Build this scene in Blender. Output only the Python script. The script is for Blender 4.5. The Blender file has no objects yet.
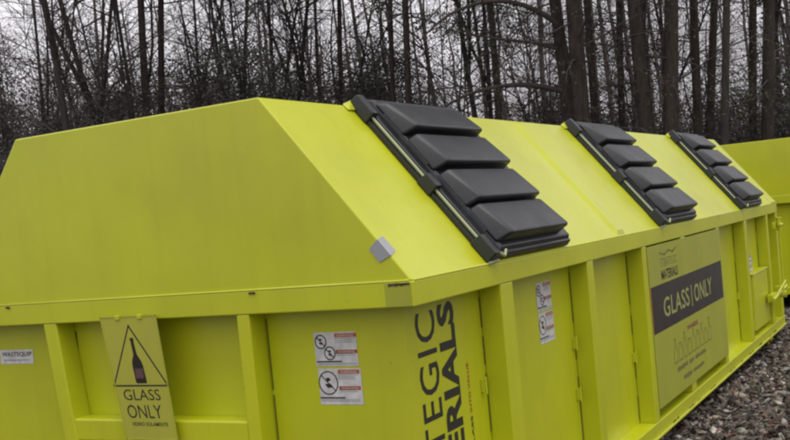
import bpy, bmesh, math, random
import numpy as np
from mathutils import Matrix, Vector
R = math.radians
rnd = random.Random(7)
rng = np.random.default_rng(11)
scene = bpy.context.scene
C = scene.collection

# ------------------------------------------------------------------ camera
CAM = np.array([-3.13588, -1.68926, 0.22146])
YAW, PITCH, ROLL = R(29.10202), R(-2.80158), R(-5.47232)
FPX, PPX, PPY = 1031.24, 396.54, 268.20          # in pixels of a 790 wide picture
fw = np.array([math.cos(PITCH)*math.cos(YAW), math.cos(PITCH)*math.sin(YAW), math.sin(PITCH)])
rt = np.cross(fw, [0, 0, 1]); rt /= np.linalg.norm(rt); up = np.cross(rt, fw)
cr, sr = math.cos(ROLL), math.sin(ROLL)
rt, up = cr*rt + sr*up, -sr*rt + cr*up
cd = bpy.data.cameras.new('camera'); cam = bpy.data.objects.new('camera', cd); C.objects.link(cam)
M = Matrix.Identity(4)
for i in range(3):
    M[i][0], M[i][1], M[i][2], M[i][3] = rt[i], up[i], -fw[i], CAM[i]
cam.matrix_world = M
cd.sensor_width = 36; cd.lens = FPX/790*36
cd.shift_x = (395-PPX)/790; cd.shift_y = (PPY-220)/790
cd.clip_start = 0.05; cd.clip_end = 2000
scene.camera = cam

# ------------------------------------------------------------------ light
SUN_EL, SUN_AZ = R(70), R(-122)      # azimuth measured from +X towards +Y
w = bpy.data.worlds.new('World'); scene.world = w; w.use_nodes = True
nt = w.node_tree; nt.nodes.clear()
out = nt.nodes.new('ShaderNodeOutputWorld'); bg = nt.nodes.new('ShaderNodeBackground')
sky = nt.nodes.new('ShaderNodeTexSky'); sky.sky_type = 'NISHITA'; sky.sun_disc = False
sky.sun_elevation = SUN_EL; sky.sun_rotation = math.pi/2 - SUN_AZ
sky.air_density = 1.0; sky.dust_density = 3.0; sky.ozone_density = 1.0
hs = nt.nodes.new('ShaderNodeHueSaturation'); hs.inputs['Saturation'].default_value = 0.15
nt.links.new(sky.outputs[0], hs.inputs['Color'])
# cloud layer: brightest overhead, thinning towards the horizon, with soft uneven patches
geo = nt.nodes.new('ShaderNodeTexCoord'); sep = nt.nodes.new('ShaderNodeSeparateXYZ'); nt.links.new(geo.outputs['Generated'], sep.inputs[0])
cl = nt.nodes.new('ShaderNodeValToRGB'); cl.color_ramp.elements[0].position = 0.0; cl.color_ramp.elements[0].color = (.44, .415, .445, 1)
cl.color_ramp.elements[1].position = 1.0; cl.color_ramp.elements[1].color = (1.0, .99, 1.0, 1)
e3 = cl.color_ramp.elements.new(.30); e3.color = (.70, .68, .71, 1)
nt.links.new(sep.outputs[2], cl.inputs[0])
no = nt.nodes.new('ShaderNodeTexNoise'); no.inputs['Scale'].default_value = 5; no.inputs['Detail'].default_value = 5
nt.links.new(geo.outputs['Generated'], no.inputs[0])
mr = nt.nodes.new('ShaderNodeMapRange'); mr.inputs[1].default_value = .3; mr.inputs[2].default_value = .7; mr.inputs[3].default_value = 9.0; mr.inputs[4].default_value = 17.0
nt.links.new(no.outputs[0], mr.inputs[0])
sc_ = nt.nodes.new('ShaderNodeVectorMath'); sc_.operation = 'SCALE'; nt.links.new(cl.outputs[0], sc_.inputs[0]); nt.links.new(mr.outputs[0], sc_.inputs['Scale'])
tint = nt.nodes.new('ShaderNodeMix'); tint.data_type = 'RGBA'; tint.inputs[0].default_value = .88
nt.links.new(hs.outputs[0], tint.inputs[6]); nt.links.new(sc_.outputs[0], tint.inputs[7])
nt.links.new(tint.outputs[2], bg.inputs[0]); nt.links.new(bg.outputs[0], out.inputs[0])
bg.inputs[1].default_value = 0.10
sd = bpy.data.lights.new('sun', 'SUN'); sd.energy = 0.95; sd.angle = R(30); sd.color = (1, .96, .9)
so = bpy.data.objects.new('sun', sd); C.objects.link(so)
sv = Vector((math.cos(SUN_EL)*math.cos(SUN_AZ), math.cos(SUN_EL)*math.sin(SUN_AZ), math.sin(SUN_EL)))
so.rotation_euler = sv.to_track_quat('Z', 'Y').to_euler(); so.location = (0, -10, 20)
scene.view_settings.view_transform = 'Standard'; scene.view_settings.look = 'None'
scene.view_settings.gamma = 1; scene.view_settings.use_curve_mapping = False
scene.view_settings.exposure = 0.22
scene.cycles.filter_width = 2.4
scene.cycles.max_bounces = 8

# ------------------------------------------------------------------ materials
def mat(name, col, rough=0.6, metal=0.0, spec=0.5):
    m = bpy.data.materials.new(name); m.use_nodes = True
    b = m.node_tree.nodes['Principled BSDF']
    b.inputs['Base Color'].default_value = (*col, 1); b.inputs['Roughness'].default_value = rough
    b.inputs['Metallic'].default_value = metal; b.inputs['Specular IOR Level'].default_value = spec
    return m
def nodes(m): return m.node_tree.nodes, m.node_tree.links, m.node_tree.nodes['Principled BSDF']
def noise(m, scale, detail=3, rough=.5, coord='Object', stretch=None):
    n, l, b = nodes(m)
    tc = n.new('ShaderNodeTexCoord'); t = n.new('ShaderNodeTexNoise')
    t.inputs['Scale'].default_value = scale; t.inputs['Detail'].default_value = detail; t.inputs['Roughness'].default_value = rough
    if stretch:
        mp = n.new('ShaderNodeMapping'); mp.inputs['Scale'].default_value = stretch
        l.new(tc.outputs[coord], mp.inputs[0]); l.new(mp.outputs[0], t.inputs[0])
    else: l.new(tc.outputs[coord], t.inputs[0])
    return t.outputs['Fac']
def ramp(m, fac, stops):
    n, l, b = nodes(m); r = n.new('ShaderNodeValToRGB'); e = r.color_ramp.elements
    while len(e) < len(stops): e.new(0.5)
    for k, (p, c) in enumerate(stops):
        e[k].position = p; e[k].color = (*c, 1) if len(c) == 3 else c
    l.new(fac, r.inputs[0]); return r.outputs[0]
def mix(m, fac, a, c, blend='MIX'):
    n, l, b = nodes(m); x = n.new('ShaderNodeMix'); x.data_type = 'RGBA'; x.blend_type = blend
    for s, v in ((0, fac), (6, a), (7, c)):
        if hasattr(v, 'links'): l.new(v, x.inputs[s])
        else: x.inputs[s].default_value = v if s == 0 else (*v, 1)
    return x.outputs[2]
def bump(m, h, strength, dist):
    n, l, b = nodes(m); x = n.new('ShaderNodeBump'); x.inputs['Strength'].default_value = strength
    x.inputs['Distance'].default_value = dist; l.new(h, x.inputs['Height'])
    if b.inputs['Normal'].links: l.new(b.inputs['Normal'].links[0].from_socket, x.inputs['Normal'])
    l.new(x.outputs[0], b.inputs['Normal'])
def tocol(m, s): n, l, b = nodes(m); l.new(s, b.inputs['Base Color'])

def paint_mat(name, base, rough):
    m = mat(name, base, rough, spec=.62); n, l, b = nodes(m)
    dull = tuple(c*f for c, f in zip(base, (.88, .86, 1.6)))
    c1 = mix(m, ramp(m, noise(m, 1.7, 5, .6), [(.35, (0, 0, 0)), (.7, (1, 1, 1))]), base, dull)
    # vertical weathering streaks
    c2 = mix(m, ramp(m, noise(m, 1.0, 4, .6, stretch=(14, 14, .8)), [(.52, (0, 0, 0)), (.78, (.25, .25, .25))]), c1, tuple(c*f for c, f in zip(base, (.72, .7, .8))))
    # grime specks
    c3 = mix(m, ramp(m, noise(m, 38, 4, .65), [(.70, (0, 0, 0)), (.76, (.75, .75, .75))]), c2, (.16, .13, .04))
    tocol(m, c3)
    r = n.new('ShaderNodeMapRange'); l.new(noise(m, 4, 4), r.inputs[0]); r.inputs[3].default_value = rough-.09; r.inputs[4].default_value = rough+.13
    l.new(r.outputs[0], b.inputs['Roughness'])
    bump(m, noise(m, 1.3, 2), .28, .035)
    bump(m, noise(m, 160, 2), .05, .002)
    return m
PAINT = (.520, .555, .010)
M_paint = paint_mat('yellow_green_paint', PAINT, .31)
M_board = paint_mat('sign_board_vinyl', (.35, .37, .016), .55)
M_plate = paint_mat('sign_plate_paint', (.42, .42, .025), .5)
M_black = mat('black_vinyl', (.022, .017, .015), .45)
tocol(M_black, ramp(M_black, noise(M_black, 5, 4), [(.3, (.018, .014, .012)), (.75, (.036, .028, .024))]))
M_ink = mat('ink', (.020, .018, .014), .5)
M_faint = mat('faded_ink', (.17, .155, .035), .5)
M_cream = mat('cut_lettering', (.32, .34, .09), .5)
M_white = mat('label_white', (.62, .62, .62), .45)
tocol(M_white, ramp(M_white, noise(M_white, 30, 4), [(.35, (.50, .50, .49)), (.7, (.68, .68, .68))]))
M_grey = mat('label_grey', (.25, .25, .26), .5)
M_orange = mat('label_orange', (.40, .10, .03), .45)
M_red = mat('label_red', (.35, .05, .03), .5)
M_redfaint = mat('faded_red', (.24, .11, .035), .5)
M_tape = mat('grey_tape', (.30, .305, .32), .3, spec=.8)
M_bottle = mat('bottle_dark', (.020, .015, .014), .3)
M_blabel = mat('bottle_label', (.10, .05, .05), .5)
M_rod = mat('zinc_rod', (.36, .39, .22), .5, .3)
M_rust = mat('rust', (.07, .035, .018), .85)
tocol(M_rust, ramp(M_rust, noise(M_rust, 25, 5), [(.3, (.02, .014, .01)), (.7, (.12, .06, .03))]))
M_hole = mat('dark_seam', (.10, .10, .015), .8)
M_plastic = mat('black_plastic', (.035, .036, .040), .4, spec=.62)
n_, l_, b_ = nodes(M_plastic)
pc = ramp(M_plastic, noise(M_plastic, 3.5, 5, .6), [(.3, (.006, .0075, .0095)), (.75, (.017, .0195, .024))])
tocol(M_plastic, mix(M_plastic, ramp(M_plastic, noise(M_plastic, 60, 3, .6), [(.62, (0, 0, 0)), (.72, (.5, .5, .5))]), pc, (.070, .070, .068)))
rr = n_.new('ShaderNodeMapRange'); l_.new(noise(M_plastic, 7, 4), rr.inputs[0]); rr.inputs[3].default_value = .30; rr.inputs[4].default_value = .58
l_.new(rr.outputs[0], b_.inputs['Roughness'])
bump(M_plastic, noise(M_plastic, 220, 2), .12, .002); bump(M_plastic, noise(M_plastic, 6, 2), .2, .01)

def bark(name, a, c):
    m = mat(name, a, .9, spec=.2); t = noise(m, 3, 5, .65, stretch=(4, 4, .7))
    tocol(m, ramp(m, t, [(.3, a), (.7, c)])); bump(m, t, .6, .03); return m
M_bark = bark('pine_bark', (.020, .016, .014), (.060, .047, .041))
M_bark2 = bark('grey_bark', (.020, .018, .017), (.052, .046, .043))
M_twig = mat('twig', (.066, .056, .053), .9, spec=.2)  # twigs and evergreen leaves lightened, haze of the air put into their colour
def leafm(name, a, c):
    m = mat(name, a, .75, spec=.25); tocol(m, ramp(m, noise(m, .9, 4), [(.35, a), (.68, c)])); return m
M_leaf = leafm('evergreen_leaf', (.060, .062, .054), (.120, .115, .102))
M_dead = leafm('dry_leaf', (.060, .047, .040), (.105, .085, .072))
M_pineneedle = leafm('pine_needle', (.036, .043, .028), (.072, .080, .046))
M_fartwig = mat('far_twig', (.125, .105, .100), .95, spec=.1)  # lighter than near twigs: haze and caught light put into the colour
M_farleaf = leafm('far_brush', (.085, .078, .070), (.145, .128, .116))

# ------------------------------------------------------------------ helpers
def link(name, me, mats, parent=None, loc=None):
    o = bpy.data.objects.new(name, me)
    for m in (mats if isinstance(mats, (list, tuple)) else [mats]): me.materials.append(m)
    C.objects.link(o)
    if parent: o.parent = parent
    if loc: o.location = loc
    return o
class MB:
    def __init__(s): s.v = []; s.f = []; s.m = []
    def poly(s, vs, fs, mi=0):
        k = len(s.v); s.v += [tuple(p) for p in vs]; s.f += [tuple(i+k for i in f) for f in fs]; s.m += [mi]*len(fs)
    def hexa(s, p, mi=0):   # p: 4 bottom + 4 top corners, both counter-clockwise seen from above
        s.poly(p, [(3, 2, 1, 0), (4, 5, 6, 7), (0, 1, 5, 4), (1, 2, 6, 5), (2, 3, 7, 6), (3, 0, 4, 7)], mi)
    def box(s, x0, x1, y0, y1, z0, z1, mi=0):
        s.hexa([(x0, y0, z0), (x1, y0, z0), (x1, y1, z0), (x0, y1, z0), (x0, y0, z1), (x1, y0, z1), (x1, y1, z1), (x0, y1, z1)], mi)
    def tube(s, a, b, r, n=10, mi=0, r2=None):
        a, b = Vector(a), Vector(b); d = (b-a).normalized(); u = d.orthogonal().normalized(); v = d.cross(u); r2 = r if r2 is None else r2
        vs = [a+(u*math.cos(t)+v*math.sin(t))*r for t in (2*math.pi*k/n for k in range(n))] + [b+(u*math.cos(t)+v*math.sin(t))*r2 for t in (2*math.pi*k/n for k in range(n))]
        s.poly(vs, [(k, (k+1) % n, n+(k+1) % n, n+k) for k in range(n)] + [tuple(range(n))[::-1], tuple(range(n, 2*n))], mi)
    def build(s, name, mats, parent=None, bevel=0, seg=2, smooth=False, xf=None):
        if xf: s.v = [tuple(xf(*p)) for p in s.v]
        me = bpy.data.meshes.new(name); me.from_pydata(s.v, [], s.f); me.polygons.foreach_set('material_index', s.m)
        bm = bmesh.new(); bm.from_mesh(me); bmesh.ops.recalc_face_normals(bm, faces=bm.faces); bm.to_mesh(me); bm.free()
        if smooth: me.polygons.foreach_set('use_smooth', [True]*len(me.polygons))
        o = link(name, me, mats, parent)
        if bevel:
            b = o.modifiers.new('bevel', 'BEVEL'); b.width = bevel; b.segments = seg; b.limit_method = 'ANGLE'; b.angle_limit = R(35)
            b.harden_normals = False
        return o
def side(t=0):      # box helper on the side plane: a -> x, b -> z, c = how far it stands out towards -y from plane y=t
    return lambda a, b, c: (a, t-c, b)
def endp(t=0):      # the end plane: a -> -y, b -> z, c stands out towards -x
    return lambda a, b, c: (t-c, -a, b)
def flat(mb, pts, c0, c1, mi=0):      # an extruded polygon in (a,b) between depths c0, c1
    n = len(pts)
    mb.poly([(a, b, c0) for a, b in pts]+[(a, b, c1) for a, b in pts],
            [tuple(range(n))[::-1], tuple(range(n, 2*n))] + [(k, (k+1) % n, n+(k+1) % n, n+k) for k in range(n)], mi)
def stroke(mb, pts, wd, c0, c1, mi=0, close=False):
    P = pts+[pts[0]] if close else pts
    for (a, b), (a2, b2) in zip(P, P[1:]):
        L = math.hypot(a2-a, b2-b) or 1; ux, uy = (a2-a)/L*wd/2, (b2-b)/L*wd/2
        flat(mb, [(a-ux-uy, b-uy+ux), (a-ux+uy, b-uy-ux), (a2+ux+uy, b2+uy-ux), (a2+ux-uy, b2+uy+ux)], c0, c1, mi)
def ring(mb, ca, cb, ra, rb, wd, c0, c1, mi=0, n=20):
    pts = [(ca+ra*math.cos(2*math.pi*k/n), cb+rb*math.sin(2*math.pi*k/n)) for k in range(n)]
    stroke(mb, pts, wd, c0, c1, mi, True)
def text_geo(txt, offset=0, spacing=1):
    cu = bpy.data.curves.new('t', 'FONT'); cu.body = txt; cu.size = 1; cu.offset = offset; cu.space_character = spacing; cu.resolution_u = 3
    o = bpy.data.objects.new('t', cu); me = bpy.data.meshes.new_from_object(o)
    v = np.array([x.co[:2] for x in me.vertices]); f = [tuple(p.vertices) for p in me.polygons]
    bpy.data.objects.remove(o); bpy.data.curves.remove(cu); bpy.data.meshes.remove(me)
    v -= v.min(0); v /= v.max(0); return v, f
def text(mb, txt, P0, ex, ey, c, mi=0, offset=0, spacing=1):
    """writing that fills the parallelogram P0 + s*ex + t*ey"""
    v, f = text_geo(txt, offset, spacing)
    mb.poly([(P0[0]+s*ex[0]+t*ey[0], P0[1]+s*ex[1]+t*ey[1], c) for s, t in v], f, mi)

# ------------------------------------------------------------------ the container
W, INS, HR, RIM, L = 2.44, .5717, .7123, .0916, 7.91
ZB, ZL, GROUND = -1.235, -1.145, -1.36
SL = math.hypot(INS, HR)
def slope(x, u, n):      # a point on the sloping roof side: u up the slope, n off its surface
    return (x, u*INS/SL - n*HR/SL, u*HR/SL + n*INS/SL)
root = bpy.data.objects.new('glass_recycling_container', None); C.objects.link(root)
root['label'] = 'long yellow-green steel recycling container with three black lids and a glass only board'
root['category'] = 'recycling container'

# roof shell (closed prism) with lap seam and end strip
mb = MB()
sec = [(0, 0), (INS, HR), (W-INS, HR), (W, 0)]
mb.poly([(0, y, z) for y, z in sec]+[(L, y, z) for y, z in sec], [(0, 1, 2, 3), (7, 6, 5, 4), (0, 4, 5, 1), (1, 5, 6, 2), (2, 6, 7, 3), (3, 7, 4, 0)])
roof = mb.build('roof', M_paint, root, bevel=.006)
mb = MB()
def slab(x0, x1, u0, u1, n0, n1, mi=0, mbb=None, taper=0):
    (mbb or mb).hexa([slope(x0, u0, n0), slope(x1, u0, n0), slope(x1, u1, n0), slope(x0, u1, n0),
             slope(x0+taper, u0+taper, n1), slope(x1-taper, u0+taper, n1), slope(x1-taper, u1-taper, n1), slope(x0+taper, u1-taper, n1)], mi)
slab(2.44, 2.60, .004, SL-.003, -.002, .014, taper=.03)
mb.build('lap_seam', M_paint, root, bevel=.002)
mb = MB(); slab(7.62, 7.905, .004, SL-.003, -.002, .010, taper=.008)
mb.build('end_strip', M_paint, root, bevel=.002)
# rim all round
mb = MB(); e = .005
mb.box(-e, L+e, -e, .1, -RIM, -.001); mb.box(-e, L+e, W-.1, W+e, -RIM, -.001)
mb.box(-e, .1, .1, W-.1, -RIM, -.001); mb.box(L-.1, L+e, .1, W-.1, -RIM, -.001)
rim = mb.build('rim', M_paint, root, bevel=.005)
mb = MB(); mb.box(-e-.0035, -e+.002, .006, .108, -RIM+.002, -.004); mb.build('corner_plate', M_board, rim, bevel=.002)
# weld beads along the roof foot
for ax in (0, 1):
    mb = MB(); n = 1; e1 = 2.42 if ax == 0 else 7.9
    pts = [(-.0015+rnd.uniform(-.0003, .0003), .01+(e1-.01)*k/n, .0006+rnd.uniform(-.0002, .0003)) for k in range(n+1)]
    if ax: pts = [(b_2, a_2, c_2) for a_2, b_2, c_2 in pts]
    for p, q in zip(pts, pts[1:]): mb.tube(p, q, .0050, 8)
    mb.build('weld_bead', M_paint, rim, smooth=True)
for k in range(0):
    mb = MB(); q = .02+rnd.random()*2.3; l0 = .012+rnd.random()*.02
    if k < 5: mb.tube((-.004, q, .001), (-.004, q+l0, .0015), .0035, 5)
    else: q = q*3.1+.3; mb.tube((q, -.004, .001), (q+l0, -.004, .0015), .0035, 5)
    mb.build('weld_bead', M_paint, rim)
# chipped paint on the rim's top edge
def chip(mb, y0, y1, z, on_end=True):
    n = 9; t = [y0+(y1-y0)*k/(n-1) for k in range(n)]
    top = [(y, z+.003+rnd.random()*.002) for y in t]; bot = [(y, z-.003-rnd.random()*.005) for y in t[::-1]]
    pts = top+bot
    if on_end: flat(mb, [(-y, zz) for y, zz in pts], .0092, .0098)
for y0, y1 in ((.006, .092), (.67, .70), (2.01, 2.035)):
    mb = MB(); chip(mb, y0, y1, -.010); mb.build('paint_chip', M_rust, rim, xf=endp(0))
# walls, set back .1 m
mb = MB(); t = .02
mb.box(.1, .1+t, .1, W-.1, ZL, -RIM+.002); mb.build('end_wall', M_paint, root)
mb = MB(); mb.box(L-.1-t, L-.1, .1, W-.1, ZL, -RIM+.002); mb.build('end_wall', M_paint, root)
mb = MB(); mb.box(.1+t, L-.1-t, .1, .1+t, ZL, -RIM+.002); mb.build('side_wall', M_paint, root)
mb = MB(); mb.box(.1+t, L-.1-t, W-.1-t, W-.1, ZL, -RIM+.002); mb.build('side_wall', M_paint, root)
mb = MB(); mb.box(.1, L-.1, .1, W-.1, ZL-.03, ZL-.005); mb.build('floor_plate', M_paint, root)
# posts
def post(x0, x1, y0, y1, shift=0):
    m = MB(); zt, zb = -RIM+.001, ZL-.001
    m.hexa([(x0, y0+shift, zb), (x1, y0+shift, zb), (x1, y1+shift, zb), (x0, y1+shift, zb), (x0, y0, zt), (x1, y0, zt), (x1, y1, zt), (x0, y1, zt)])
    o = m.build('post', M_paint, root, bevel=.006, seg=2); return o
PX = [(.755, .885), (1.87, 1.965), (2.885, 2.975), (3.84, 3.96), (4.97, 5.06), (6.12, 6.22), (7.25, 7.34)]
for a, b in PX:
    post(a, b, -.002, .1); post(a, b, W-.1, W+.002)
for a, b, s in ((.715, .775, 0), (1.746, 1.822, -.11)):
    post(-.002, .1, a, b, s); post(L-.1, L+.002, a, b)
post(L-.1, L+.002, -.002, .1); post(L-.1, L+.002, W-.1, W+.002)
# crossbeam between the end posts (angle with a lip)
mb = MB(); mb.box(.004, .1, .777, 1.715, -.60, -.505); mb.build('crossbeam', M_paint, root, bevel=.008, seg=3)
mb = MB(); mb.box(L-.1, L-.004, .777, 1.744, -.60, -.505); mb.build('crossbeam', M_paint, root, bevel=.008)
# bottom rail: channel with a lip at its foot
mb = MB()
for (y0, y1, o) in ((-.004, .14, -1), (W-.14, W+.004, 1)):
    mb.box(-.004, L+.004, y0, y1, ZB, ZL)
    yy = y0 if o < 0 else y1
    mb.box(-.01, L+.01, min(yy, yy+o*.012), max(yy, yy+o*.012), ZB-.004, ZB+.012)
mb.box(-.004, .14, .14, W-.14, ZB, ZL); mb.box(L-.14, L+.004, .14, W-.14, ZB, ZL)
rail = mb.build('bottom_rail', M_paint, root, bevel=.004)
for k in range(16):
    mb = MB(); x = .2+k*.46+rnd.random()*.3; n = 6; l0 = .05+rnd.random()*.16
    t = [x+l0*j/(n-1) for j in range(n)]
    flat(mb, [(a, ZB+.013+rnd.random()*.012) for a in t]+[(a, ZB+.0125) for a in t[::-1]], .0045, .0052)
    mb.build('rust_stain', M_rust, rail, xf=side(0))
# skids and rollers
for yy in (.42, W-.42-.12):
    mb = MB(); mb.box(.15, L-.15, yy, yy+.12, GROUND+.004, ZB-.001+.05); mb.build('skid_beam', M_paint, root, bevel=.004)
for x in (.35, 7.25):
    for yy in (.06, W-.18):
        m = MB(); m.tube((x, yy, GROUND+.068), (x, yy+.12, GROUND+.068), .064, 20); m.tube((x, yy-.02, GROUND+.068), (x, yy+.14, GROUND+.068), .018, 10)
        m.box(x-.07, x+.07, yy-.03, yy-.02, GROUND+.06, ZB); m.box(x-.07, x+.07, yy+.14, yy+.15, GROUND+.06, ZB)
        m.build('ground_roller', M_rust if x < 1 else M_paint, root)
# broken dark seams where posts meet the walls, and small welded lugs
for x in (.755, 1.87, 2.885, 6.12, 7.25):
    z = -.14
    while z > ZL+.05:
        l0 = .06+rnd.random()*.3; z1 = max(ZL+.02, z-l0); mb = MB(); mb.box(x-.006, x-.001, .0965, .099, z1, z); z = z1-.01-rnd.random()*.12
        mb.build('dark_seam', M_hole, root)
for y, zs in ((1.74, ((-.14, -.30), (-.36, -.47))), (.713, ((-.12, -.4), (-.42, -.62), (-.65, -1.0)))):
    for za, zb in zs: mb = MB(); mb.box(.0965, .099, y-.006, y-.002, zb, za); mb.build('dark_seam', M_hole, root)
for (x, z) in ((.70, -.50), (1.835, -.50), (1.83, -.76), (2.85, -.74), (6.08, -.74)):
    m = MB(); m.box(x-.010, x+.006, .082, .1, z-.028, z+.028); m.tube((x-.002, .078, z-.036), (x-.002, .078, z+.036), .006, 8)
    m.build('weld_lug', M_paint, root, bevel=.003)

# ------------------------------------------------------------------ lids
def bevelled(mb, x0, x1, u0, u1, nb, nt0, nt1, side_l, side_r, last):
    """one raised panel: vertical-ish sides, tilted top, undercut lower edge"""
    foot = [(x0, u0+.012, nb), (x1, u0+.012, nb), (x1, u1, nb), (x0, u1, nb)]
    top = [(x0+side_l, u0, nt0), (x1-side_r, u0, nt0), (x1-side_r, u1-(.04 if last else .006), nt1), (x0+side_l, u1-(.04 if last else .006), nt1)]
    q = (nt1-nb)/(nt0-nb)
    for j, sg, sd_ in ((3, 1, side_l), (2, -1, side_r)): top[j] = ((x0 if sg > 0 else x1)+sg*sd_*q, top[j][1], top[j][2])
    low = [tuple(f_+(t_-f_)*.55 for f_, t_ in zip(f, t)) for f, t in zip(foot, top)]
    V = [slope(*p) for p in foot+low+top]; fs = [(3, 2, 1, 0), (8, 9, 10, 11)]
    for a in (0, 4):
        for k in range(4): fs.append((a+k, a+(k+1) % 4, a+4+(k+1) % 4, a+4+k))
    mb.poly(V, fs)
def make_lid(dx):
    mb = MB(); x0, x1 = .69+dx, 1.60+dx
    # flange plate, stepped
    slab(x0, x1, .006, SL+.012, .006, .042, mbb=mb, taper=.006)
    slab(x0+.055, x1-.012, .022, SL-.004, .040, .060, mbb=mb, taper=.012)
    # folded lip over the ridge
    lid = mb.build('lid', M_plastic, root, bevel=.006, seg=3)
    ub = [.045, .245, .455, .665]
    for k, u0 in enumerate(ub):
        m = MB(); u1 = u0+.205 if k < 3 else .885
        bevelled(m, x0+.050, x1-.105, u0, u1-.004, .052, .132, .104 if k < 3 else .096, .046, .034, k == 3)
        m.build('lid_panel', M_plastic, lid, bevel=.017, seg=5, smooth=True)
    # dark channel line scratched along the flange
    m = MB()
    for ua, ub_ in ((.50, .80), (.12, .44)):
        slab(x0+.030, x0+.038, ua, ub_, .060, .066, mbb=m)
    m.build('flange_rib', M_plastic, lid, bevel=.002)
    # hinge rod with three clamp blocks
    m = MB(); xr = x0-.018
    m.tube(slope(xr, .05, .034), slope(xr, .90, .034), .0066, 12)
    m.build('hinge_rod', M_rod, lid, smooth=False)
    for ua, ub_ in ((.0, .115), (.375, .46), (.80, .925)):
        m = MB(); slab(xr-.028, xr+.030, ua, ub_, .002, .062, mbb=m, taper=.005)
        m.build('hinge_block', M_plastic, lid, bevel=.006, seg=2)
    m = MB(); slab(xr-.016, xr+.030, .06, .90, .002, .022, mbb=m); m.build('rod_shade_strip', M_plastic, lid, bevel=.002)  # dark strip added for the shadow line along the rod
    m = MB()     # bent end of the rod at the eave
    m.tube(slope(xr-.005, .035, .050), slope(xr+.055, -.008, .052), .007, 8); m.tube(slope(xr+.055, -.008, .052), slope(xr+.075, .012, .066), .006, 8)
    m.tube(slope(xr-.03, -.004, .012), slope(xr+.05, -.004, .020), .006, 8)
    m.build('rod_end', M_rod, lid)
    # yellow-green bracket tab at the ridge
    m = MB(); 
    a = [slope(xr-.075, SL-.035, .003), slope(xr-.015, SL-.035, .003), slope(xr-.015, SL+.004, .003), slope(xr-.075, SL+.004, .003)]
    b = [slope(xr-.075, SL-.035, .007), slope(xr-.015, SL-.035, .012), slope(xr+.01, SL+.018, .026), slope(xr-.070, SL+.005, .006)]
    m.hexa(a+b); m.build('bracket_tab', M_paint, lid, bevel=.002)
    return lid
for dx in (0, 2.685, 5.38): make_lid(dx)

# ------------------------------------------------------------------ signs, writing, labels
# bottle sign hung on the end (slightly skewed plate)
A = (-1.462, -.074); EX = (.30, 0); EY = (.078, -.505)
def sp(s, t): return (A[0]+s*EX[0]*(1-.1*t)+t*EY[0], A[1]+t*EY[1])
mb = MB(); flat(mb, [sp(0, 0), sp(1, 0), sp(1, 1), sp(0, 1)], .0175, .0225)
sign = mb.build('bottle_sign', M_plate, root, xf=endp(0), bevel=.001)
mb = MB(); stroke(mb, [sp(0, 0), sp(1, 0), sp(1, 1), sp(0, 1)], .004, .0225, .0245, close=True); mb.build('sign_edge', M_plate, sign, xf=endp(0))
mb = MB(); tri = [(-1.312, -.112), (-1.424, -.358), (-1.134, -.358)]
stroke(mb, tri, .0065, .0228, .0232, close=True)
text(mb, 'GLASS', (-1.374, -.418), (.196, 0), (-.006, .045), .0232)
text(mb, 'ONLY', (-1.362, -.492), (.185, 0), (-.008, .055), .0232)
text(mb, 'VIDRIO SOLAMENTE', (-1.346, -.524), (.192, 0), (-.002, .016), .0232, offset=.01)
mb.build('sign_print', M_ink, sign, xf=endp(0))
mb = MB()
prof = [(.0, .165), (.009, .165), (.009, .155), (.0075, .150), (.009, .105), (.024, .080), (.028, .065), (.029, .004), (.024, 0)]
bt = [(-x, z) for x, z in prof[::-1]]+prof
flat(mb, [(-1.281+x+(.165-z)*.06-.022*(z/.165), -.348+z*1.13) for x, z in bt], .0228, .0236)
flat(mb, [(-1.281+x+.004, -.348+z) for x, z in ((-.022, .02), (.022, .02), (.020, .06), (-.024, .06))], .0237, .0240, 1)
mb.build('bottle_picture', [M_bottle, M_blabel], sign, xf=endp(0))
for s in (.32, .72):
    mb = MB(); p = sp(s, .0); mb.box(p[0]-.012, p[0]+.012, p[1]-.012, p[1]+.006, .012, .028)
    mb.build('sign_clip', M_paint, sign, xf=endp(0), bevel=.002)

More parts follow.
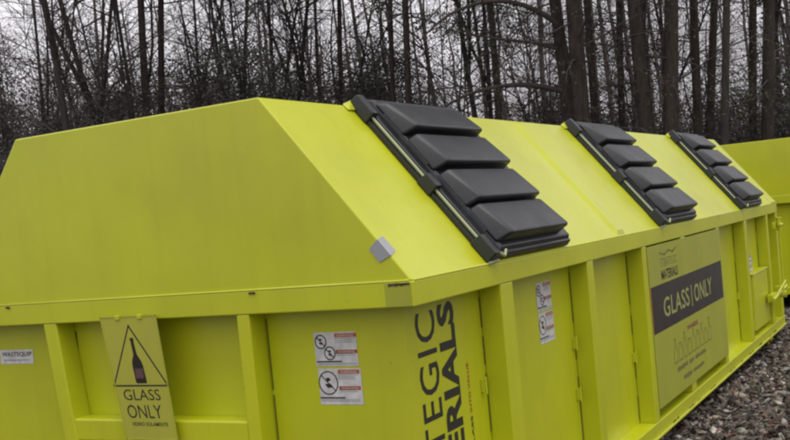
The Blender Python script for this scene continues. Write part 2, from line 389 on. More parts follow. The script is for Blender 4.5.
# warning labels: white sheet, pictograms in rings, orange headings, rows of small print
def warning_label(a0, b0, wd, h, xf, parent, skew=0):
    mb = MB(); X = lambda s, t: (a0+s*wd+skew*t, b0-t*h)
    def q(s0, t0, s1, t1, c, mi): flat(mb, [X(s0, t0), X(s1, t0), X(s1, t1), X(s0, t1)], c-.0006, c, mi)
    q(0, 0, .97, .47, .0012, 0); q(.02, .50, 1.0, 1.0, .0012, 0)
    for (t0, big) in ((0, 0), (.5, 1)):
        for hh in (.02, .245): 
            q(.48, t0+hh, .97, t0+hh+.055, .0018, 1)
            p = X(.53, t0+hh+.046); text(mb, 'WARNING', p, (wd*.38, 0), (0, h*.034), .0021, 0)
        for j in range(7):
            if j in (3,): continue
            q(.48, t0+.088+.026*j+(.12 if j > 3 else 0)*.6, .48+.35+.12*rnd.random(), t0+.096+.026*j+(.12 if j > 3 else 0)*.6, .0018, 2)
        q(.02, t0+.395, .60, t0+.415, .0018, 3)
        for j in range(2): q(.04, t0+.425+.02*j, .93, t0+.432+.02*j, .0018, 2)
    def pic(s, t, r):
        c = X(s, t); rb = r*wd; n = 18
        ring(mb, c[0], c[1], rb, rb*1.05, wd*.022, .0014, .0020, 3, n)
        stroke(mb, [(c[0]-rb*.68, c[1]+rb*.68), (c[0]+rb*.68, c[1]-rb*.68)], wd*.02, .0014, .0020, 3)
        flat(mb, [(c[0]-rb*.4, c[1]-rb*.1), (c[0]-rb*.1, c[1]-rb*.45), (c[0]+rb*.5, c[1]-rb*.4), (c[0]+rb*.2, c[1]-rb*.05)], .0014, .0018, 3)
        flat(mb, [(c[0]-rb*.25, c[1]+rb*.45), (c[0]-rb*.1, c[1]+rb*.1), (c[0]+rb*.3, c[1]+rb*.25), (c[0]+rb*.1, c[1]+rb*.5)], .0014, .0018, 3)
    pic(.15, .13, .125); pic(.34, .29, .12); pic(.24, .70, .215)
    return mb.build('warning_label', [M_white, M_orange, M_grey, M_ink], parent, xf=xf)
o = warning_label(-.497, -.182, .193, .275, endp(.0995), root); o['label'] = 'white and orange warning sticker on the end panel'
o = warning_label(1.395, -.150, .195, .290, side(.0995), root); o['label'] = 'white and orange warning sticker on the side panel'
o = warning_label(6.60, -.44, .30, .19, side(.0995), root)
# maker's sticker at the far left of the end wall
mb = MB(); flat(mb, [(-2.235, -.212), (-2.018, -.212), (-2.021, -.277), (-2.235, -.277)], .0006, .0012, 0)
text(mb, 'WASTEQUIP', (-2.222, -.246), (.194, 0), (0, .024), .0016, 1, offset=.02)
mb.box(-2.21, -2.05, -.262, -.257, .0012, .0016, 2)
mb.build('maker_sticker', [M_white, M_ink, M_grey], root, xf=endp(.0995))
# big company lettering running up the corner panel
mb = MB(); v = side(.0992)
text(mb, 'STRATEGIC', (.332, -1.135), (0, .998), (-.158, 0), .0006, offset=.004, spacing=1.08)
text(mb, 'MATERIALS', (.500, -1.140), (0, 1.020), (-.145, 0), .0006, offset=.036, spacing=1.02)
mb.build('company_lettering', M_ink, root, xf=v)
mb = MB()
text(mb, 'TURNING GLASS', (.590, -1.00), (0, .40), (-.018, 0), .0006, 0, offset=.02)
text(mb, 'INTO VALUE', (.590, -.585), (0, .20), (-.018, 0), .0006, 1, offset=.02)
mb.build('small_lettering', [M_ink, M_red], root, xf=v)

# the glass only board fixed across three posts
mb = MB(); mb.box(2.972, 5.055, -1.080, -.100, .0025, .0065)
board = mb.build('glass_only_board', M_board, root, xf=side(0), bevel=.001)
s0 = side(0)
mb = MB(); flat(mb, [(2.985, -.345), (5.02, -.345), (5.02, -.630), (2.985, -.630)], .0066, .0075)
mb.build('black_band', M_black, board, xf=s0)
mb = MB(); flat(mb, [(2.974, -.345), (2.984, -.345), (2.984, -.630), (2.974, -.630)], .0066, .0072); mb.build('red_edge', M_red, board, xf=s0)
mb = MB()
text(mb, 'GLASS', (3.24, -.560), (.68, 0), (0, .125), .0080, offset=.012, spacing=1.05)
mb.box(3.985, 4.005, -.575, -.430, .0076, .0080)
text(mb, 'ONLY', (4.07, -.560), (.56, 0), (0, .125), .0080, offset=.012, spacing=1.05)
mb.build('glass_only_lettering', M_cream, board, xf=s0)
mb = MB()
text(mb, 'STRATEGIC', (3.25, -.245), (.42, 0), (0, .055), .0070, 1, offset=-.005)
text(mb, 'MATERIALS', (3.25, -.325), (.42, 0), (0, .062), .0070, 0, offset=.03)
stroke(mb, [(3.25, -.155), (3.36, -.17), (3.46, -.150), (3.57, -.165), (3.67, -.145)], .012, .0066, .0070, 1)
mb.build('board_logo', [M_ink, M_faint], board, xf=s0)
mb = MB(); flat(mb, [(4.37, -.245), (4.47, -.235), (4.48, -.29), (4.38, -.30)], .0066, .0070); mb.build('paper_remnant', M_board, board, xf=s0)
for (y, words, mi) in ((-.70, ((3.80, 3.92), (3.94, 4.11)), 1), (-.925, ((3.46, 3.74), (3.78, 3.92), (3.96, 4.28)), 0), (-1.00, ((3.60, 3.84), (3.88, 4.20)), 0)):
    for a0, a1 in words:       # print too worn to read: one uneven smudge for each word
        mb = MB(); n = 8; A_ = [a0+(a1-a0)*k/n for k in range(n+1)]
        flat(mb, [(a, y+.014+rnd.uniform(-.005, .004)) for a in A_]+[(a, y-.014+rnd.uniform(-.004, .005)) for a in A_[::-1]], .0066, .0070, mi)
        mb.build('worn_print', [M_faint, M_redfaint], board, xf=s0)
# bottles and jars in outline
def outline(cx, base, wd, h, neck, kind):
    hw = wd/2; nk = neck/2; mb = MB()
    if kind == 0: pts = [(-hw, 0), (hw, 0), (hw, h*.5), (nk, h*.68), (nk, h), (-nk, h), (-nk, h*.68), (-hw, h*.5)]
    elif kind == 1: pts = [(-hw, 0), (hw, 0), (hw, h*.72), (nk, h*.8), (nk, h), (-nk, h), (-nk, h*.8), (-hw, h*.72)]
    else: pts = [(-hw*.7, 0), (hw*.7, 0), (hw, h*.3), (hw*.8, h*.6), (nk, h*.75), (nk, h), (-nk, h), (-nk, h*.75), (-hw*.8, h*.6), (-hw, h*.3)]
    stroke(mb, [(cx+a, base+b) for a, b in pts], .008, .0066, .0070, 0, True)
    mb.build('bottle_icon', M_faint, board, xf=s0)
for k in range(9):
    outline(3.45+k*.125, -.875, .085, (.15, .11, .16, .10, .17, .12, .15, .10, .16)[k], (.03, .055, .03, .06, .028, .05, .03, .05, .03)[k], (0, 1, 2, 1, 0, 1, 2, 1, 0)[k])

# grey tape folded over the sloping edge near the corner
mb = MB()
th = .0025
def onslope(x, y, n=.003): return slope(x, y*SL/INS, n)
mb.poly([(-th, .158, .120), (-th, .121, .152), (-th, .073, .092), (-th, .121, .070), onslope(.001, .121), onslope(.044, .127), onslope(.050, .084), onslope(.001, .073)], [(0, 1, 2, 3), (4, 5, 6, 7), (1, 4, 7, 2)])
o = mb.build('tape_patch', M_tape, root)
sm = o.modifiers.new('s', 'SOLIDIFY'); sm.thickness = .0015
sm.offset = 0

# rear door hardware seen past the far corner
def hinge(z):
    m = MB(); m.tube((7.62, -.055, z-.06), (7.62, -.055, z+.06), .022, 12); m.box(7.45, 7.62, -.035, -.012, z-.03, z+.03)
    m.tube((7.55, -.07, z), (7.72, -.07, z), .016, 10); m.tube((7.62, -.055, z+.06), (7.62, -.055, z+.075), .03, 6)
    m.build('door_hinge', M_paint, root, bevel=.002)
hinge(-.21)
m = MB(); z = -.86
m.tube((6.95, -.06, z-.02), (7.75, -.06, z+.03), .018, 10); m.box(7.0, 7.3, -.05, .0, z-.05, z+.02); m.box(7.40, 7.5, -.08, -.004, z-.035, z+.06)
m.tube((7.15, -.05, z-.02), (7.35, -.12, z+.12), .012, 8); m.tube((7.55, -.09, z-.03), (7.55, -.02, z-.03), .035, 10)
m.build('ratchet_latch', M_paint, root, bevel=.002)
m = MB(); m.tube((7.62, -.055, -.80), (7.62, -.055, -.285), .010, 8); m.build('latch_rod', M_paint, root)
m = MB(); m.box(6.45, 7.20, .02, .1, -1.10, -.60); m.box(6.43, 7.22, .012, .1, -.5985, -.585); m.build('ledge_box', M_paint, root, bevel=.006)

for ch in root.children: ch.location = (0, 0, -GROUND)      # the empty itself stands on the ground
root.location = (0, 0, GROUND)

# ------------------------------------------------------------------ the second container
skip = {'bottle_sign', 'company_lettering', 'small_lettering', 'glass_only_board', 'tape_patch', 'maker_sticker', 'warning_label', 'crossbeam'}
root2 = root.copy(); C.objects.link(root2)
root2['label'] = 'second yellow-green container standing behind the first, only its near end in view'
for ch in list(root.children):
    if ch.name.split('.')[0] in skip: continue
    c = ch.copy(); C.objects.link(c); c.parent = root2
    for g in list(ch.children):
        d = g.copy(); C.objects.link(d); d.parent = c
root2.location = (10.45, -.60, GROUND+.03); root2.rotation_euler = (0, 0, R(-1.5))
for r_ in (root, root2): r_['group'] = 'yellow-green recycling containers'

# ------------------------------------------------------------------ ground
def mesh_np(name, v, f, mats, mi=None, parent=None, smooth=False):
    me = bpy.data.meshes.new(name); nv, nf, k = len(v), len(f), f.shape[1]
    me.vertices.add(nv); me.vertices.foreach_set('co', np.asarray(v, dtype=np.float32).ravel())
    me.loops.add(nf*k); me.loops.foreach_set('vertex_index', f.astype(np.int32).ravel())
    me.polygons.add(nf); me.polygons.foreach_set('loop_start', np.arange(nf, dtype=np.int32)*k)
    if mi is not None: me.polygons.foreach_set('material_index', np.asarray(mi, dtype=np.int32))
    if smooth: me.polygons.foreach_set('use_smooth', np.ones(nf, dtype=bool))
    me.update(calc_edges=True)
    return link(name, me, mats, parent)
def vnoise(x, y, seed=0):
    r = np.random.default_rng(seed); z = 0
    for k in range(5):
        f = 1.1*1.9**k; a, b, c = r.uniform(0, 6.28, 3); d = r.uniform(.6, 1.4, 2)
        z = z + np.sin(x*f*d[0]+a+1.7*np.sin(y*f*.7+c))*np.sin(y*f*d[1]+b+1.3*np.sin(x*f*.8))/1.7**k
    return z
M_gnd = mat('gravel_soil', (.10, .08, .07), .95, spec=.2)
g1 = noise(M_gnd, 2.2, 8, .7); g2 = noise(M_gnd, 28, 6, .75)
tocol(M_gnd, mix(M_gnd, ramp(M_gnd, g2, [(.35, (0, 0, 0)), (.65, (1, 1, 1))]), ramp(M_gnd, g1, [(.3, (.045, .036, .030)), (.7, (.085, .072, .060))]), (.15, .13, .115)))
bump(M_gnd, g2, .9, .03)
xs = np.concatenate([np.linspace(-400, -12, 14), np.linspace(-11, 2.4, 30), np.linspace(2.5, 12, 190), np.linspace(12.4, 26, 30), np.linspace(28, 500, 30)])
ys = np.concatenate([np.linspace(-400, -9, 16), np.linspace(-8, -3.2, 20), np.linspace(-3, .6, 90), np.linspace(.8, 8, 20), np.linspace(9, 500, 40)])
gx, gy = np.meshgrid(xs, ys, indexing='ij'); nearm = np.exp(-((gx-6)/9)**4-((gy+1)/6)**4)
gz = GROUND + nearm*(.012*vnoise(gx, gy, 3)+.008*vnoise(gx*5, gy*5, 5)) - .012 + np.clip((np.hypot(gx, gy)-60)/400, 0, 1)*2
idx = np.arange(gx.size).reshape(gx.shape)
gf = np.stack([idx[:-1, :-1], idx[1:, :-1], idx[1:, 1:], idx[:-1, 1:]], -1).reshape(-1, 4)
gnd = mesh_np('ground', np.stack([gx, gy, gz], -1).reshape(-1, 3), gf, M_gnd, smooth=True); gnd['kind'] = 'structure'

# gravel: thousands of stones, bark chips and flecks in one object
ico = []
t = (1+5**.5)/2
iv = np.array([(-1, t, 0), (1, t, 0), (-1, -t, 0), (1, -t, 0), (0, -1, t), (0, 1, t), (0, -1, -t), (0, 1, -t), (t, 0, -1), (t, 0, 1), (-t, 0, -1), (-t, 0, 1)])/1.9
if_ = np.array([(0, 11, 5), (0, 5, 1), (0, 1, 7), (0, 7, 10), (0, 10, 11), (1, 5, 9), (5, 11, 4), (11, 10, 2), (10, 7, 6), (7, 1, 8), (3, 9, 4), (3, 4, 2), (3, 2, 6), (3, 6, 8), (3, 8, 9), (4, 9, 5), (2, 4, 11), (6, 2, 10), (8, 6, 7), (9, 8, 1)])
def stones(n, xr, yr, s0, s1, seed):
    r = np.random.default_rng(seed)
    c = np.stack([r.uniform(*xr, n), r.uniform(*yr, n), np.zeros(n)], -1)
    s = s0*(s1/s0)**(r.random(n)**2.2)
    sc = s[:, None]*np.stack([r.uniform(.7, 2.1, n), r.uniform(.45, 1.0, n), r.uniform(.15, .55, n)], -1)
    a = r.uniform(0, 6.28, n); b = r.normal(0, .5, n)
    v = iv[None]*r.uniform(.72, 1.2, (n, 12, 1))*sc[:, None]
    x, y, z = v[..., 0], v[..., 1], v[..., 2]
    x, z = x*np.cos(b)[:, None]-z*np.sin(b)[:, None], x*np.sin(b)[:, None]+z*np.cos(b)[:, None]
    x, y = x*np.cos(a)[:, None]-y*np.sin(a)[:, None], x*np.sin(a)[:, None]+y*np.cos(a)[:, None]
    v = np.stack([x, y, z], -1)+c[:, None]; v[..., 2] += (GROUND-.006+sc[:, 2]*.35)[:, None]
    f = (if_[None]+12*np.arange(n)[:, None, None]).reshape(-1, 3)
    p = np.array([.38, .20, .17, .11, .008, .09, .04]); mi = np.repeat(r.choice(7, n, p=p/p.sum()), 20)
    return v.reshape(-1, 3), f, mi
def stone_mat(nm, c, rough=.9):
    m = mat(nm, c, rough, spec=.3); tocol(m, ramp(m, noise(m, 22, 4, .7), [(.3, tuple(x*.75 for x in c)), (.7, tuple(min(1, x*1.7) for x in c))])); return m
SM = [stone_mat('stone_brown', (.088, .074, .063)), stone_mat('stone_dark', (.038, .030, .027)), stone_mat('stone_tan', (.175, .150, .125)), stone_mat('stone_grey', (.22, .21, .20)),
      stone_mat('stone_red', (.15, .075, .055)), stone_mat('chip_pale', (.38, .34, .30)), stone_mat('chip_moss', (.10, .095, .05))]
V, F, MI, k = [], [], [], 0
for args in ((26000, (2.4, 9), (-1.5, .12), .009, .050, 1), (9000, (8, 14), (-3, .3), .012, .045, 2), (9000, (1.5, 9), (-5, -1.5), .012, .045, 4), (1500, (13, 30), (-6, 6), .02, .06, 5), (5000, (-5, 2.4), (-5, .1), .012, .05, 6)):
    v, f, mi = stones(*args); V.append(v); F.append(f+k); MI.append(mi); k += len(v)
g = mesh_np('gravel', np.concatenate(V), np.concatenate(F), SM, np.concatenate(MI)); g['kind'] = 'stuff'
g['label'] = 'brown and grey gravel mixed with bark chips and flecks beside the container'; g['category'] = 'gravel'
# twigs and leaf litter among the stones
n = 16000; r = np.random.default_rng(9)
c = np.stack([r.uniform(2.4, 10, n), r.uniform(-2, .1, n), np.full(n, GROUND)+r.uniform(.008, .03, n)], -1)
a = r.uniform(0, 6.28, n); Lh = r.uniform(.010, .045, n); wd = r.uniform(.0015, .011, n)
dx = np.stack([np.cos(a)*Lh, np.sin(a)*Lh, r.normal(0, .010, n)], -1); dy = np.stack([-np.sin(a)*wd, np.cos(a)*wd, r.normal(0, .004, n)], -1)
v = np.stack([c-dx-dy, c+dx-dy, c+dx+dy, c-dx+dy], 1).reshape(-1, 3)
lit = mesh_np('leaf_litter', v, np.arange(4*n).reshape(-1, 4), [SM[0], SM[2], SM[1], SM[4]], r.choice(4, n, p=[.4, .25, .28, .07])); lit['kind'] = 'stuff'
lit['label'] = 'dry brown leaf bits and twigs scattered over the gravel'; lit['category'] = 'leaf litter'
# the larger pale stones one can pick out
def big_stone(x, y, s, m, label, seed, fl=.5):
    bm = bmesh.new(); bmesh.ops.create_icosphere(bm, subdivisions=3, radius=1); r = random.Random(seed)
    ph = [r.uniform(0, 6) for _ in range(6)]
    pl = [(Vector((r.gauss(0, 1), r.gauss(0, 1), r.gauss(0, 1))).normalized(), r.uniform(.62, .85)) for _ in range(9)]
    for q in bm.verts:
        p = q.co
        for nn, d in pl:
            dd = p.dot(nn)
            if dd > d: p = p-nn*(dd-d)
        p = p*(1+.04*math.sin(p.x*9+ph[0])*math.sin(p.y*8+ph[1]))
        q.co = Vector((p.x*s, p.y*s*.72, p.z*s*fl))
    me = bpy.data.meshes.new('stone'); bm.to_mesh(me); bm.free()
    o = link('stone', me, m); o.location = (x, y, GROUND+s*fl*.5-.008); o.rotation_euler = (r.uniform(-.3, .3), r.uniform(-.3, .3), r.uniform(0, 6))
    o['label'] = label; o['category'] = 'stone'; o['group'] = 'larger stones in the gravel'; return o
SW = stone_mat('stone_white', (.50, .47, .46), .8); SP = stone_mat('stone_pink', (.34, .22, .17), .85); ST2 = stone_mat('stone_buff', (.27, .22, .17), .85)
big_stone(3.53, -.20, .060, SW, 'white angular stone in the gravel nearest the lower edge of the photo', 1, .42)
big_stone(3.36, -.06, .060, SW, 'pale bluish white flat stone right beside the container rail at the lower edge', 2, .25)
big_stone(3.95, -.11, .055, ST2, 'rounded buff stone in the gravel just behind the white stones', 3)
big_stone(4.72, -.15, .065, ST2, 'largest tan stone halfway along the gravel strip, with a reddish stone at its side', 4)
big_stone(4.84, -.22, .032, SP, 'small reddish stone touching the largest tan stone', 5)
big_stone(4.48, -.31, .050, ST2, 'flat tan stone in open gravel further from the rail than the largest tan stone', 6, .35)
big_stone(4.30, -.44, .034, SW, 'small whitish stone at the right edge of the gravel', 7)
big_stone(5.0, -.32, .030, SP, 'small pink stone beyond the largest tan stone', 8)

# ------------------------------------------------------------------ woodland
class Tree:
    """collects tubes and leaf quads as arrays; tubes in group 0 (trunk) or 1 (branches)"""
    def __init__(s, seed): s.r = np.random.default_rng(seed); s.tv = [[], []]; s.tf = [[], []]; s.k = [0, 0]; s.lc = []; s.tips = []
    def tube(s, P, rad, n, g):
        P = np.asarray(P, float); rad = np.asarray(rad, float); d = np.gradient(P, axis=0); d /= np.linalg.norm(d, axis=1)[:, None]+1e-9
        ref = np.where(np.abs(d[:, 2:3]) > .9, np.array([[1., 0, 0]]), np.array([[0, 0, 1.]]))
        u = np.cross(d, ref); u /= np.linalg.norm(u, axis=1)[:, None]+1e-9; v = np.cross(d, u)
        a = np.arange(n)*2*np.pi/n
        V = P[:, None]+rad[:, None, None]*(u[:, None]*np.cos(a)[None, :, None]+v[:, None]*np.sin(a)[None, :, None])
        m = len(P); I = np.arange(m*n).reshape(m, n)
        F = np.stack([I[:-1], np.roll(I[:-1], -1, 1), np.roll(I[1:], -1, 1), I[1:]], -1).reshape(-1, 4)
        s.tv[g].append(V.reshape(-1, 3)); s.tf[g].append(F+s.k[g]); s.k[g] += m*n
    def branch(s, p, d, ln, rad, lvl, droop=0., wob=.25, kids=5, n=4, up=0.0):
        r = s.r; m = 6 if lvl > 0 else 4; P = [np.array(p, float)]; d = np.array(d, float); d /= np.linalg.norm(d)
        for i in range(m):
            d = d+r.normal(0, wob, 3)/m*2; d[2] += (up-droop)/m; d /= np.linalg.norm(d); P.append(P[-1]+d*ln/m)
        s.tube(P, np.linspace(rad, rad*.35, m+1), n if lvl > 0 else 3, 1)
        if lvl == 0: s.tips.append((P[m//2], d)); s.tips.append((P[-1], d)); return
        for j in range(kids):
            t = r.uniform(.25, 1)*m; i = min(int(t), m-1); q = P[i]+(P[i+1]-P[i])*(t-i)
            dd = (P[i+1]-P[i])/(ln/m)+r.normal(0, .62, 3); s.branch(q, dd, ln*r.uniform(.35, .65), max(rad*.42, .0035), lvl-1, droop*.5, wob*1.2, kids, 3, up)
    def leaves(s, n, size, spread, flat=1.0):
        r = s.r
        if not s.tips: return
        T = np.array([t[0] for t in s.tips]); i = r.integers(0, len(T), n); c = T[i]+r.normal(0, spread, (n, 3))*np.array([1, 1, flat])
        a = r.normal(0, 1, (n, 3)); a /= np.linalg.norm(a, axis=1)[:, None]; b = np.cross(a, r.normal(0, 1, (n, 3))); b /= np.linalg.norm(b, axis=1)[:, None]+1e-9
        z = size*r.uniform(.5, 1.5, (n, 1)); a *= z; b *= z*r.uniform(.25, .8, (n, 1))
        s.lc.append(np.stack([c-a, c-b, c+a, c+b], 1).reshape(-1, 3))
    def crown_arrays(s):
        V = list(s.tv[1]); F = list(s.tf[1]); k = s.k[1]; mi = [np.zeros(sum(len(f) for f in s.tf[1]), int)]
        for j, l_ in enumerate(s.lc):
            V.append(l_); F.append(np.arange(len(l_)).reshape(-1, 4)+k); k += len(l_); mi.append(np.ones(len(l_)//4, int))
        return np.concatenate(V), np.concatenate(F), np.concatenate(mi)
def curve_trunk(T, h, r0, r1, lean=(0, 0), wob=.10, n=10, seg=16, z0=-.15, fork=None):
    r = T.r; t = np.linspace(0, 1, seg+1); ph = r.uniform(0, 6.28, 4)
    x = lean[0]*t*h+wob*(np.sin(t*7+ph[0])-math.sin(ph[0]))*t**.5+wob*.5*np.sin(t*15+ph[2])*t; y = lean[1]*t*h+wob*(np.sin(t*6+ph[1])-math.sin(ph[1]))*t**.5
    P = np.stack([x, y, z0+t*h], -1); rad = r1+(r0-r1)*(1-t)**.8; rad[0] *= 1.25
    T.tube(P, rad, n, 0); return P, rad
def at(P, t):
    x = t*(len(P)-1); i = min(int(x), len(P)-2); return P[i]+(P[i+1]-P[i])*(x-i)
def link_tree(name, T, loc, rz, mats, label, cat='tree', group=None, share=None):
    e_ = bpy.data.objects.new(name, None); C.objects.link(e_); e_.location = loc; e_.rotation_euler = (0, 0, rz)
    if share is None:
        tr = mesh_np('trunk', np.concatenate(T.tv[0]), np.concatenate(T.tf[0]), mats[0], parent=e_, smooth=True)
        v, f, mi = T.crown_arrays(); cw = mesh_np('crown', v, f, mats[1:], mi, parent=e_)
    else:
        for ch in share.children:
            c = ch.copy(); C.objects.link(c); c.parent = e_
    e_['label'] = label; e_['category'] = cat
    if group: e_['group'] = group
    return e_
def pine(seed, h, r0, lean=(0, 0), low=2.5, nlow=26, wob=.08, leafn=9000, dens=1.0, lowleaf=0):
    T = Tree(seed); P, rad = curve_trunk(T, h, r0, r0*.35, lean, wob, 12, 20); r = T.r
    for k in range(nlow):          # dead and thin limbs below the crown
        z = r.uniform(low, h*.6)/h; a = r.uniform(0, 6.28); l0 = r.uniform(.6, 2.6)
        T.branch(at(P, z), (math.cos(a), math.sin(a), r.uniform(-.15, .4)), l0, r.uniform(.010, .026), 2 if l0 > 1.2 else 1, .5, .3, 4)
    if lowleaf: T.leaves(lowleaf, .034, .15)
    T.tips = []
    for k in range(int(26*dens)):
        z = r.uniform(.55, 1); a = r.uniform(0, 6.28); l0 = (1.15-z)*h*.38+.5
        T.branch(at(P, z), (math.cos(a), math.sin(a), r.uniform(0, .6)), l0, r.uniform(.02, .05), 1, 0, .3, 7)
    T.leaves(leafn, .10, .30); return T
def bare(seed, h, r0, lean=(0, 0), forks=1, nb=34, wob=.16, low=.16, lv=2):
    T = Tree(seed); P, rad = curve_trunk(T, h, r0, r0*.2, lean, wob, 9, 18); r = T.r
    for k in range(forks):
        z = r.uniform(.25, .45); a = r.uniform(0, 6.28); q = at(P, z); Q = [q]; d = np.array([math.cos(a)*.35, math.sin(a)*.35, 1.])
        for i in range(8): d = d+r.normal(0, .06, 3); d[:2] *= .93; Q.append(Q[-1]+d*h*.6/8)
        T.tube(Q, np.linspace(r0*.62, r0*.15, 9), 8, 0)
        for j in range(14):
            a = r.uniform(0, 6.28); T.branch(at(np.array(Q), r.uniform(.1, 1)), (math.cos(a), math.sin(a), r.uniform(.3, 1.2)), r.uniform(.8, 2.4), .022, lv, 0, .3, 4)
    for k in range(nb):
        z = r.uniform(low, 1); a = r.uniform(0, 6.28); l0 = (1.1-z)*h*.22+r.uniform(.4, 1.2)
        T.branch(at(P, z), (math.cos(a), math.sin(a), r.uniform(.2, 1.1)), l0, max(.010, r0*.22*(1.1-z)), lv, 0, .3, 4)
    return T
def understory(seed, h, leafn, size=.04, stems=3, spread=.16):
    T = Tree(seed); r = T.r
    for k in range(stems):
        a = r.uniform(0, 6.28); P, rad = curve_trunk(T, h*r.uniform(.7, 1), .035, .008, (math.cos(a)*.14, math.sin(a)*.14), .12, 6, 10)
        for j in range(24):
            z = r.uniform(.12, 1); a = r.uniform(0, 6.28); T.branch(at(P, z), (math.cos(a), math.sin(a), r.uniform(-.1, .7)), r.uniform(.5, 1.5)*(1.25-z*.6), .012, 1, 0, .35, 6)
    if leafn: T.leaves(leafn, size, spread)
    return T

def ray_pt(px, py, dist):
    v = fw+rt*(px-PPX)/FPX-up*(py-PPY)/FPX; return CAM+v*dist
def stand(x0, y0, x1, y1, dist):      # foot and lean of a trunk seen from (x0,y0) high up to (x1,y1) lower down
    a, b = ray_pt(x0, y0, dist), ray_pt(x1, y1, dist); d = (a-b)/(a-b)[2]
    lx, ly = d[0], d[1]; foot = b-d*(b[2]-GROUND); foot[2] = GROUND; return foot, (lx, ly)
PB = [M_bark, M_twig, M_pineneedle]; GB = [M_bark2, M_twig, M_leaf]
# thick and thin trunks that stand out one by one: top x, bottom x (at y=112), apparent width, distance, kind
TR = [
 (44, 61, 8, 27, 'b', 'leaning dark bare tree rising above the left end of the first container roof edge'),
 (30, 37, 4, 33, 'b', 'thin bare tree furthest left, above the sloping left corner of the first container'),
 (66, 97, 7, 30, 'b', 'bare tree leaning strongly left, meeting the container roof near the left corner'),
 (109, 101, 5, 31, 'b', 'slim bare tree leaning right that crosses the strongly left-leaning one'),
 (121, 131, 5, 34, 'b', 'narrow straight bare trunk just right of the crossing pair of leaning trees'),
 (140, 147, 8, 29, 'p', 'dark straight pine at left, fourth trunk before the highest point of the end panel'),
 (160, 161, 7, 30, 'p', 'dark straight pine standing close beside its twin, third trunk left of the end panel peak'),
 (191, 196, 4, 36, 'b', 'thin bare tree between the twin dark pines and the end panel peak'),
 (216, 222, 4, 36, 'b', 'thin grey bare tree just left of the end panel peak'),
 (248, 250, 5, 31, 'b', 'slender bare tree with open sky on both sides above the end panel peak'),
 (269, 272, 5, 33, 'b', 'slender bare tree just right of the end panel peak'),
 (306, 296, 5, 31, 'b', 'crooked bare tree leaning right above the bright slope left of the first lid'),
 (321, 327, 4, 36, 'b', 'thin bare tree in dense thicket left of the first lid'),
 (338, 341, 5, 33, 'p', 'thin pine right beside the upper left corner of the first lid'),
 (388, 393, 5, 28, 'p', 'straight reddish slender pine above the first lid, left one of the close pair'),
 (404, 408, 7, 26, 'p', 'straight slender pine above the first lid, thicker one of the close pair'),
 (463, 478, 6, 28, 'b', 'slim bare tree behind the top right corner of the first lid'),
 (476, 487, 5, 30, 'b', 'slim bare tree second to the right behind the first lid'),
 (491, 499, 7, 27, 'p', 'straight dark tree above the roof just right of the first lid'),
 (556, 569, 13, 23, 'P', 'thick dark pine with long arching limbs, left of the second lid'),
 (573, 582, 16, 22, 'p', 'thickest dark pine beside the one with arching limbs, at the second lid top'),
 (585, 594, 8, 26, 'p', 'medium pine just right of the thickest one, above the second lid'),
 (617, 621, 7, 27, 'p', 'medium dark pine standing alone above the roof right of the second lid'),
 (634, 645, 14, 22, 'p', 'broad pine leaning left in front of a thin one, midway between second and third lid'),
 (644, 652, 6, 26, 'b', 'thin trunk hugging the right side of the broad left-leaning pine'),
 (658, 661, 4, 33, 'b', 'very thin trunk left of the broad pine above the third lid'),
 (672, 671, 15, 22, 'p', 'broad upright pine directly above the third lid'),
 (692, 697, 9, 24, 'p', 'medium pine just right of the broad upright one above the third lid'),
 (712, 709, 8, 26, 'p', 'medium pine leaning slightly right where the first roof ends'),
 (725, 724, 8, 21, 'g', 'pale grey smooth trunk in front of the others at the end of the first roof'),
 (753, 753, 8, 27, 'p', 'medium dark pine above the second container roof'),
 (768, 767, 12, 23, 'p', 'broad dark pine above the second container near the right edge'),
 (784, 783, 5, 30, 'b', 'thin bare tree at the right edge above the second container'),
]
for k, (xt, xb, wpx, dist, kind, label) in enumerate(TR):
    foot, lean = stand(xt, 0, xb, 112, dist); r0 = wpx/FPX*dist/2*1.12; h = {'b': 15, 'p': 21, 'P': 20, 'g': 18}[kind]
    if kind == 'b': T = bare(100+k, h, r0, lean, 1+(k % 2), 40, .10 if wpx > 5 else .16); ms = GB; nm = 'bare_tree'
    elif kind == 'g': T = bare(100+k, h, r0, lean, 0, 20, .05, .3); ms = GB; nm = 'bare_tree'
    else: T = pine(100+k, h, r0, lean, 3.0, 30, .05, 6000, lowleaf=4200 if k in (14, 15, 18, 21, 31) else 900); ms = PB; nm = 'pine_tree'
    if kind == 'P':           # the long limbs arching out to the left
        for (z, ln_, up_) in ((4.0, 3.6, .42), (4.95, 2.2, .30), (5.5, 3.6, .95), (6.3, 2.6, .5)):
            p0 = np.array([lean[0]*z, lean[1]*z, z]); d = -rt*np.array([1, 1, 0])+np.array([0, 0, up_]); Q = [p0]
            for i in range(12): d = d+T.r.normal(0, .05, 3)+np.array([0, 0, -up_*1.5/12]); d /= np.linalg.norm(d); Q.append(Q[-1]+d*ln_/12)
            T.tube(Q, np.linspace(.05 if ln_ < 3 else .07, .016, 13), 7, 1)
            T.tips = []
            for j in range(12): T.branch(at(np.array(Q), T.r.uniform(.15, 1)), T.r.normal(0, 1, 3)*np.array([.8, .8, .6])-rt*.6, T.r.uniform(.4, 1.0), .016, 2, .2, .3, 4)
            T.leaves(350, .03, .10)
    link_tree(nm, T, foot, 0, ms, label, 'pine tree' if nm[0] == 'p' else 'bare tree', 'trees of the wood behind the containers')

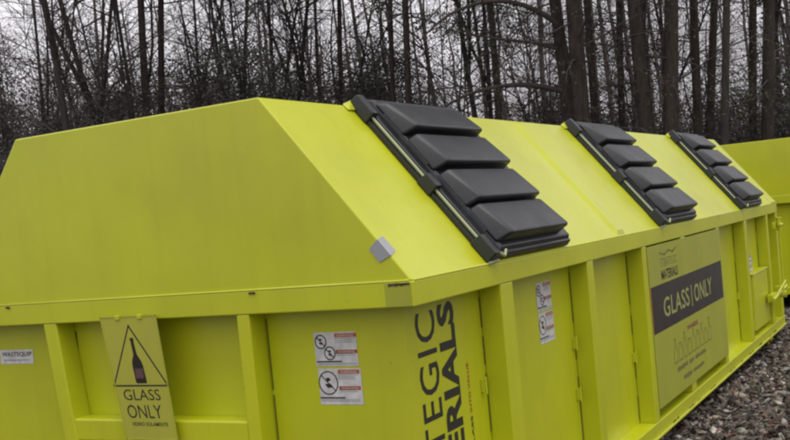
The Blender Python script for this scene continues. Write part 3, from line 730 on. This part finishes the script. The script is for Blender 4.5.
# evergreen and twiggy saplings of the understorey
protos = []
def scatter(n, d0, d1, kinds, name, label, group, px0=-160, px1=960, seedv=1, ms=GB):
    r = np.random.default_rng(seedv); pr = []
    for k in range(n):
        px = px0+(px1-px0)*(k+r.uniform(0, 1))/n; dist = r.uniform(d0, d1)
        p = ray_pt(px, 200, dist); p[2] = GROUND
        if k < len(kinds): o = link_tree(name, kinds[k], p, r.uniform(0, 6.28), ms, label, name.replace('_', ' '), group); pr.append(o)
        else: o = link_tree(name, None, p, r.uniform(0, 6.28), ms, label, name.replace('_', ' '), group, share=pr[r.integers(len(pr))])
        s_ = r.uniform(.8, 1.25); o.scale = (s_, s_, s_*r.uniform(.85, 1.15))
DL = [M_bark2, M_twig, M_dead]
scatter(66, 27, 46, [understory(300+k, (6.5, 5.2, 7.8, 4.2)[k], 15000, .030, 3, .19) for k in range(4)], 'evergreen_sapling', 'bushy dark evergreen sapling in the wood behind the containers', 'evergreen saplings under the tall trees', px1=470)
scatter(24, 27, 40, [understory(340+k, (3.4, 2.8)[k], 9000, .036) for k in range(2)], 'evergreen_sapling', 'low dark evergreen sapling between the thick pines at right', 'low evergreen saplings between the pines', px0=540, seedv=5)
scatter(36, 28, 46, [bare(320+k, (8, 10, 7)[k], (.040, .05, .030)[k], (0, 0), 2, 34, .30, .1) for k in range(3)], 'bare_sapling', 'spindly leafless sapling in the wood behind the containers', 'leafless saplings under the tall trees', seedv=2)
scatter(30, 24, 38, [understory(360+k, (3.4, 4.4)[k], 3800, .032, 4, .12) for k in range(2)], 'brushy_sapling', 'brownish brushy sapling with withered leaves behind the containers', 'brushy saplings with withered leaves', seedv=3, ms=DL)

# the wood beyond, which reads as one mass
T = Tree(900); r = T.r
for k in range(170):
    px = r.uniform(-260, 1060); d = r.uniform(40, 78); p = ray_pt(px, 200, d); h = r.uniform(12, 20); r0 = r.uniform(.05, .17)
    t = np.linspace(0, 1, 9)[:, None]; ln = r.normal(0, .05, 2); q = np.array([p[0], p[1], GROUND-.2])+np.concatenate([ln[None]*t*h+r.normal(0, .07, (9, 2))*t, t*h], 1)
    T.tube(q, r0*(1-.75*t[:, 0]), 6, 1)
    for j in range(9):
        a = r.uniform(0, 6.28); T.branch(at(q, r.uniform(.1, .8)), (math.cos(a), math.sin(a), r.uniform(.1, 1)), r.uniform(1, 3), .02, 1, 0, .3, 5)
c = []
for k in range(5200):
    px = r.uniform(-260, 1060) if k % 5 else r.uniform(-100, 400); d = r.uniform(42, 80); p = ray_pt(px, 200, d); z = GROUND+r.uniform(0, 1)**1.3*(9.0 if px < 400 else 5.5)
    m_ = r.integers(60, 170); c.append(np.array([p[0], p[1], z])+r.normal(0, 1, (m_, 3))*np.array([.8, .8, .55]))
c = np.concatenate(c); n = len(c); a = r.normal(0, 1, (n, 3)); a /= np.linalg.norm(a, axis=1)[:, None]; b = np.cross(a, r.normal(0, 1, (n, 3))); b /= np.linalg.norm(b, axis=1)[:, None]
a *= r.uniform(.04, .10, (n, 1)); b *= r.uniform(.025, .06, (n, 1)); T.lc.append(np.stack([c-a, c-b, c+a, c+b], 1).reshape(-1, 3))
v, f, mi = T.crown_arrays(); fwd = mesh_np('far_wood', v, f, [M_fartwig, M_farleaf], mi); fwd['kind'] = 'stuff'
fwd['label'] = 'distant mass of thin trunks and brush filling the wood behind'; fwd['category'] = 'woodland'
